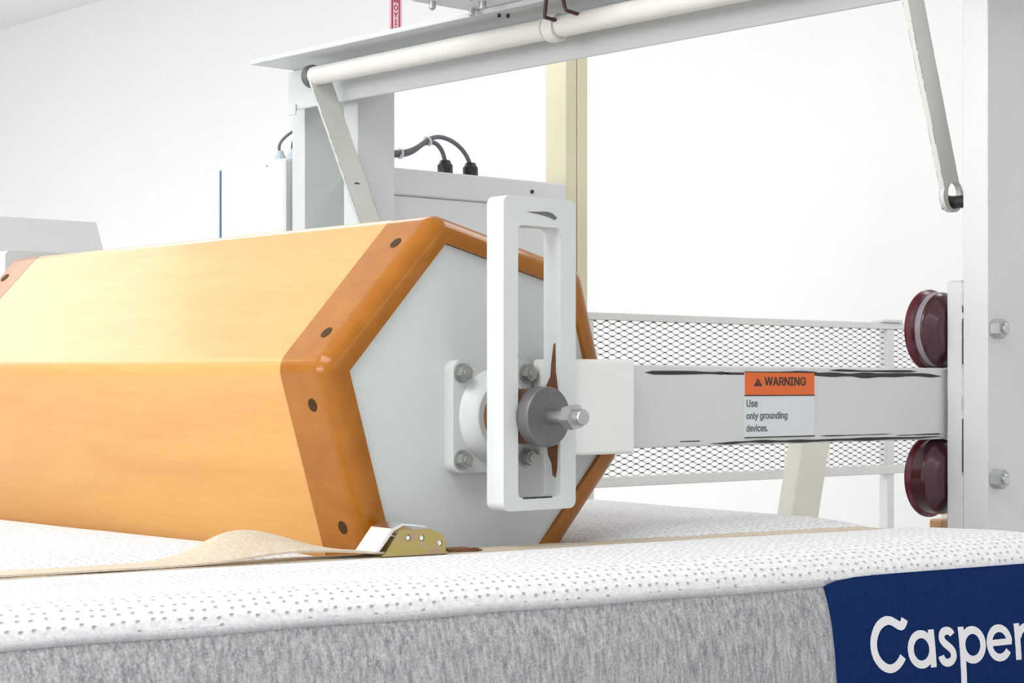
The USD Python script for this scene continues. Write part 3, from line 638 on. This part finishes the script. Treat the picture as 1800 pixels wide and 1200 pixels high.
def scrape(x0, x1, zc0, h, seed, n=34):
    rng = np.random.default_rng(seed); xs = np.linspace(x0, x1, n); t = (xs - x0) / (x1 - x0)
    w = h * (.35 + .65 * meshkit.noise(np.stack([xs * 28, xs * 0, xs * 0 + seed], -1), seed)) * np.clip(np.minimum(t, 1 - t) * 12, .08, 1)
    c_ = zc0 + h * .35 * (meshkit.noise(np.stack([xs * 17, xs * 0, xs * 0 + 3], -1), seed + 1) - .5)
    return poly_y(Polygon(list(zip(xs, c_ + w / 2)) + list(zip(xs[::-1], (c_ - w / 2)[::-1]))).buffer(0), yf - .0004, yf + .0004)
for i, (a, b, z_, h) in enumerate([(1.738, 1.895, .0180, .0058), (1.885, 1.952, .0172, .0040), (1.99, 2.075, .0200, .0050), (2.05, 2.36, .0165, .0085), (2.10, 2.30, .0225, .0035), (1.86, 2.36, -.0725, .0050), (2.08, 2.24, -.0668, .0018), (1.80, 1.84, -.0690, .0022), (2.25, 2.36, -.0690, .0025)]):
    cr.part('scrape', scrape(a, b, z_, h, 10 + i), 'black_ink', smooth=False, label='dark scrape mark where paint is rubbed off')
def on_slot_face(pts, t=.0007):
    e = trimesh.creation.extrude_polygon(Polygon(pts), t, engine='earcut'); v = e.vertices; e.vertices = np.stack([1.5615 - v[:, 2] + .0001, v[:, 0], v[:, 1]], 1)
    if e.volume < 0: e.invert()
    return e
cr.part('rust_stain', on_slot_face([(1.6635, .052), (1.6665, .050), (1.6700, .030), (1.6720, .012), (1.6790, .002), (1.6790, -.004), (1.6590, -.004), (1.6605, .006), (1.6630, .020)]), 'rust', smooth=False, label='rust stain on inner slot face')
cr.part('rust_stain', on_slot_face([(1.6590, -.068), (1.6780, -.068), (1.6760, -.080), (1.6700, -.090), (1.6680, -.104), (1.6630, -.107), (1.6605, -.095)]), 'rust', smooth=False, label='rust stain on inner slot face')
cr.part('rub_mark', poly_y(Polygon([(1.508, .2030), (1.528, .2040), (1.540, .2048), (1.549, .2030), (1.556, .1985), (1.552, .1955), (1.543, .1985), (1.530, .2005)]), 1.6546, 1.6553), 'dark_steel', smooth=False, label='dark rub mark above slot')
cr.part('rub_mark', bx(1.502, 1.548, 1.6546, 1.6553, -.1295, -.1275, .0002), 'black_ink', smooth=False, label='dark line under slot')
# warning label: orange header over a white field
lx0, lx1, lz1, lz0, lzm = 1.924, 2.068, .0205, -.0672, -.0105
ws = cr.part('warning_label', bx(lx0, lx1, yf - .0009, yf, lz0, lz1, .0002), 'label_white', smooth=False, label='orange and white warning label on beam')
cr.part('header', bx(lx0 + .0006, lx1 - .001, yf - .0014, yf - .0009, lzm, lz1 - .0006, .0001), 'orange_ink', ws, smooth=False)
cr.part('border', bx(lx0, lx1, yf - .0016, yf - .0009, lzm - .0014, lzm, .0001), 'black_ink', ws, smooth=False)
cr.part('border', bx(lx0, lx1, yf - .0016, yf - .0009, lz0, lz0 + .0014, .0001), 'black_ink', ws, smooth=False)
cr.part('border', bx(lx0, lx1, yf - .0016, yf - .0009, lz1 - .0012, lz1, .0001), 'black_ink', ws, smooth=False)
cr.part('warning_triangle', poly_y(Polygon([(1.942, .0012), (1.959, .0012), (1.9505, .0118)]).difference(Polygon([(1.9497, .0032), (1.9513, .0032), (1.9513, .0085), (1.9497, .0085)])), yf - .0017, yf - .0014), 'black_ink', ws, smooth=False)
def text(s, x, z, h, m, bold=False, width=None, y=yf - .0009):
    tm = meshkit.text_mesh(s, h, .0004, bold=bold); v = tm.vertices.copy(); k = width / (v[:, 0].max() - v[:, 0].min()) if width else 1
    tm.vertices = np.stack([x + v[:, 0] * k, y - v[:, 2], z + v[:, 1]], 1); cr.part('print', tm, m, ws, smooth=False)
text('WARNING', 1.963, .0022, .0108, 'black_ink', True, .085, yf - .0014)
text('Use', lx0 + .003, -.0262, .0095, 'grey_ink', True, .022)
text('only grounding', lx0 + .003, -.0420, .0085, 'grey_ink', True, .083)
text('devices.', lx0 + .003, -.0585, .0085, 'grey_ink', True, .043)
# matching slotted plate beyond the far end of the roller
fs = Thing('far_slotted_plate', 'white slotted plate at the far left end of the wooden roller', 'plate', (1.53, 2.88, -.14))
v_ = slotted(2.862, 2.890); fs.part('slotted_plate', v_, 'paint')
fs.part('sleeve', rsec(2.868, 2.936, -.0815, .0335, 1.5867, 1.690, .005), 'paint')
fs.part('beam', rsec(2.895, 2.925, -.0765, .0281, 1.690, 2.95, .0035), 'beam_paint')
rl.part('shaft', _lathe([(RY1 - .006, 0), (RY1 - .006, .0325), (2.895, .0325), (2.895, 0)], SX, SZ, 40), 'rust', label='rusty brown shaft at far end')

# ------------------------------------------------------------------ grooved guide wheels on the column
def wheel(cz, label, band_):
    t = Thing('guide_wheel', label, 'wheel', (2.378, 1.70, cz), 'maroon guide wheels')
    X, rb, rf = 2.378, .0553, .0605
    prof = [(1.682, .012), (1.682, .034), (1.6835, .0365), (1.6865, .0405), (1.6895, .0455), (1.6925, .0505), (1.6955, .0542), (1.6985, rb), (1.7135, rb), (1.7155, rb + .0003), (1.7155, .012), (1.682, .012)]
    rim = [(1.7156, .012), (1.7156, rb + .0003), (1.7175, rb + .0012), (1.7195, rf - .0012), (1.7208, rf), (1.7235, rf), (1.725, rf - .002), (1.725, .012), (1.7156, .012)]
    t.part('flange_rim', _lathe(rim, X, cz, 80), 'red_rim', smooth=40, label='crimson outer flange rim')
    t.part('tyre', _lathe(prof, X, cz, 80), 'maroon', smooth=40)
    if band_: t.part('worn_band', _lathe([(1.6990, rb - .001), (1.6990, rb + .0004), (1.7085, rb + .0004), (1.7085, rb - .001), (1.6990, rb - .001)], X, cz, 80), 'scuff', smooth=40, label='pale scuffed band round tread')
    t.part('hub', _lathe([(1.6815, .0085), (1.6815, .020), (1.728, .020), (1.728, .0085), (1.6815, .0085)], X, cz, 36), 'maroon')
    t.part('axle', _lathe([(1.588, 0), (1.588, .0062), (1.590, .0078), (1.735, .0078), (1.735, 0)], X, cz, 24), 'steel')
    t.part('nut', [hexprism_y(X, cz, .0142, 1.593, 1.6095, .5)], 'axle_nut', label='hex nut on column face')
wheel(.0838, 'upper maroon grooved wheel with pale worn tread riding on the beam', True)
wheel(-.1322, 'lower maroon grooved wheel running under the beam', False)
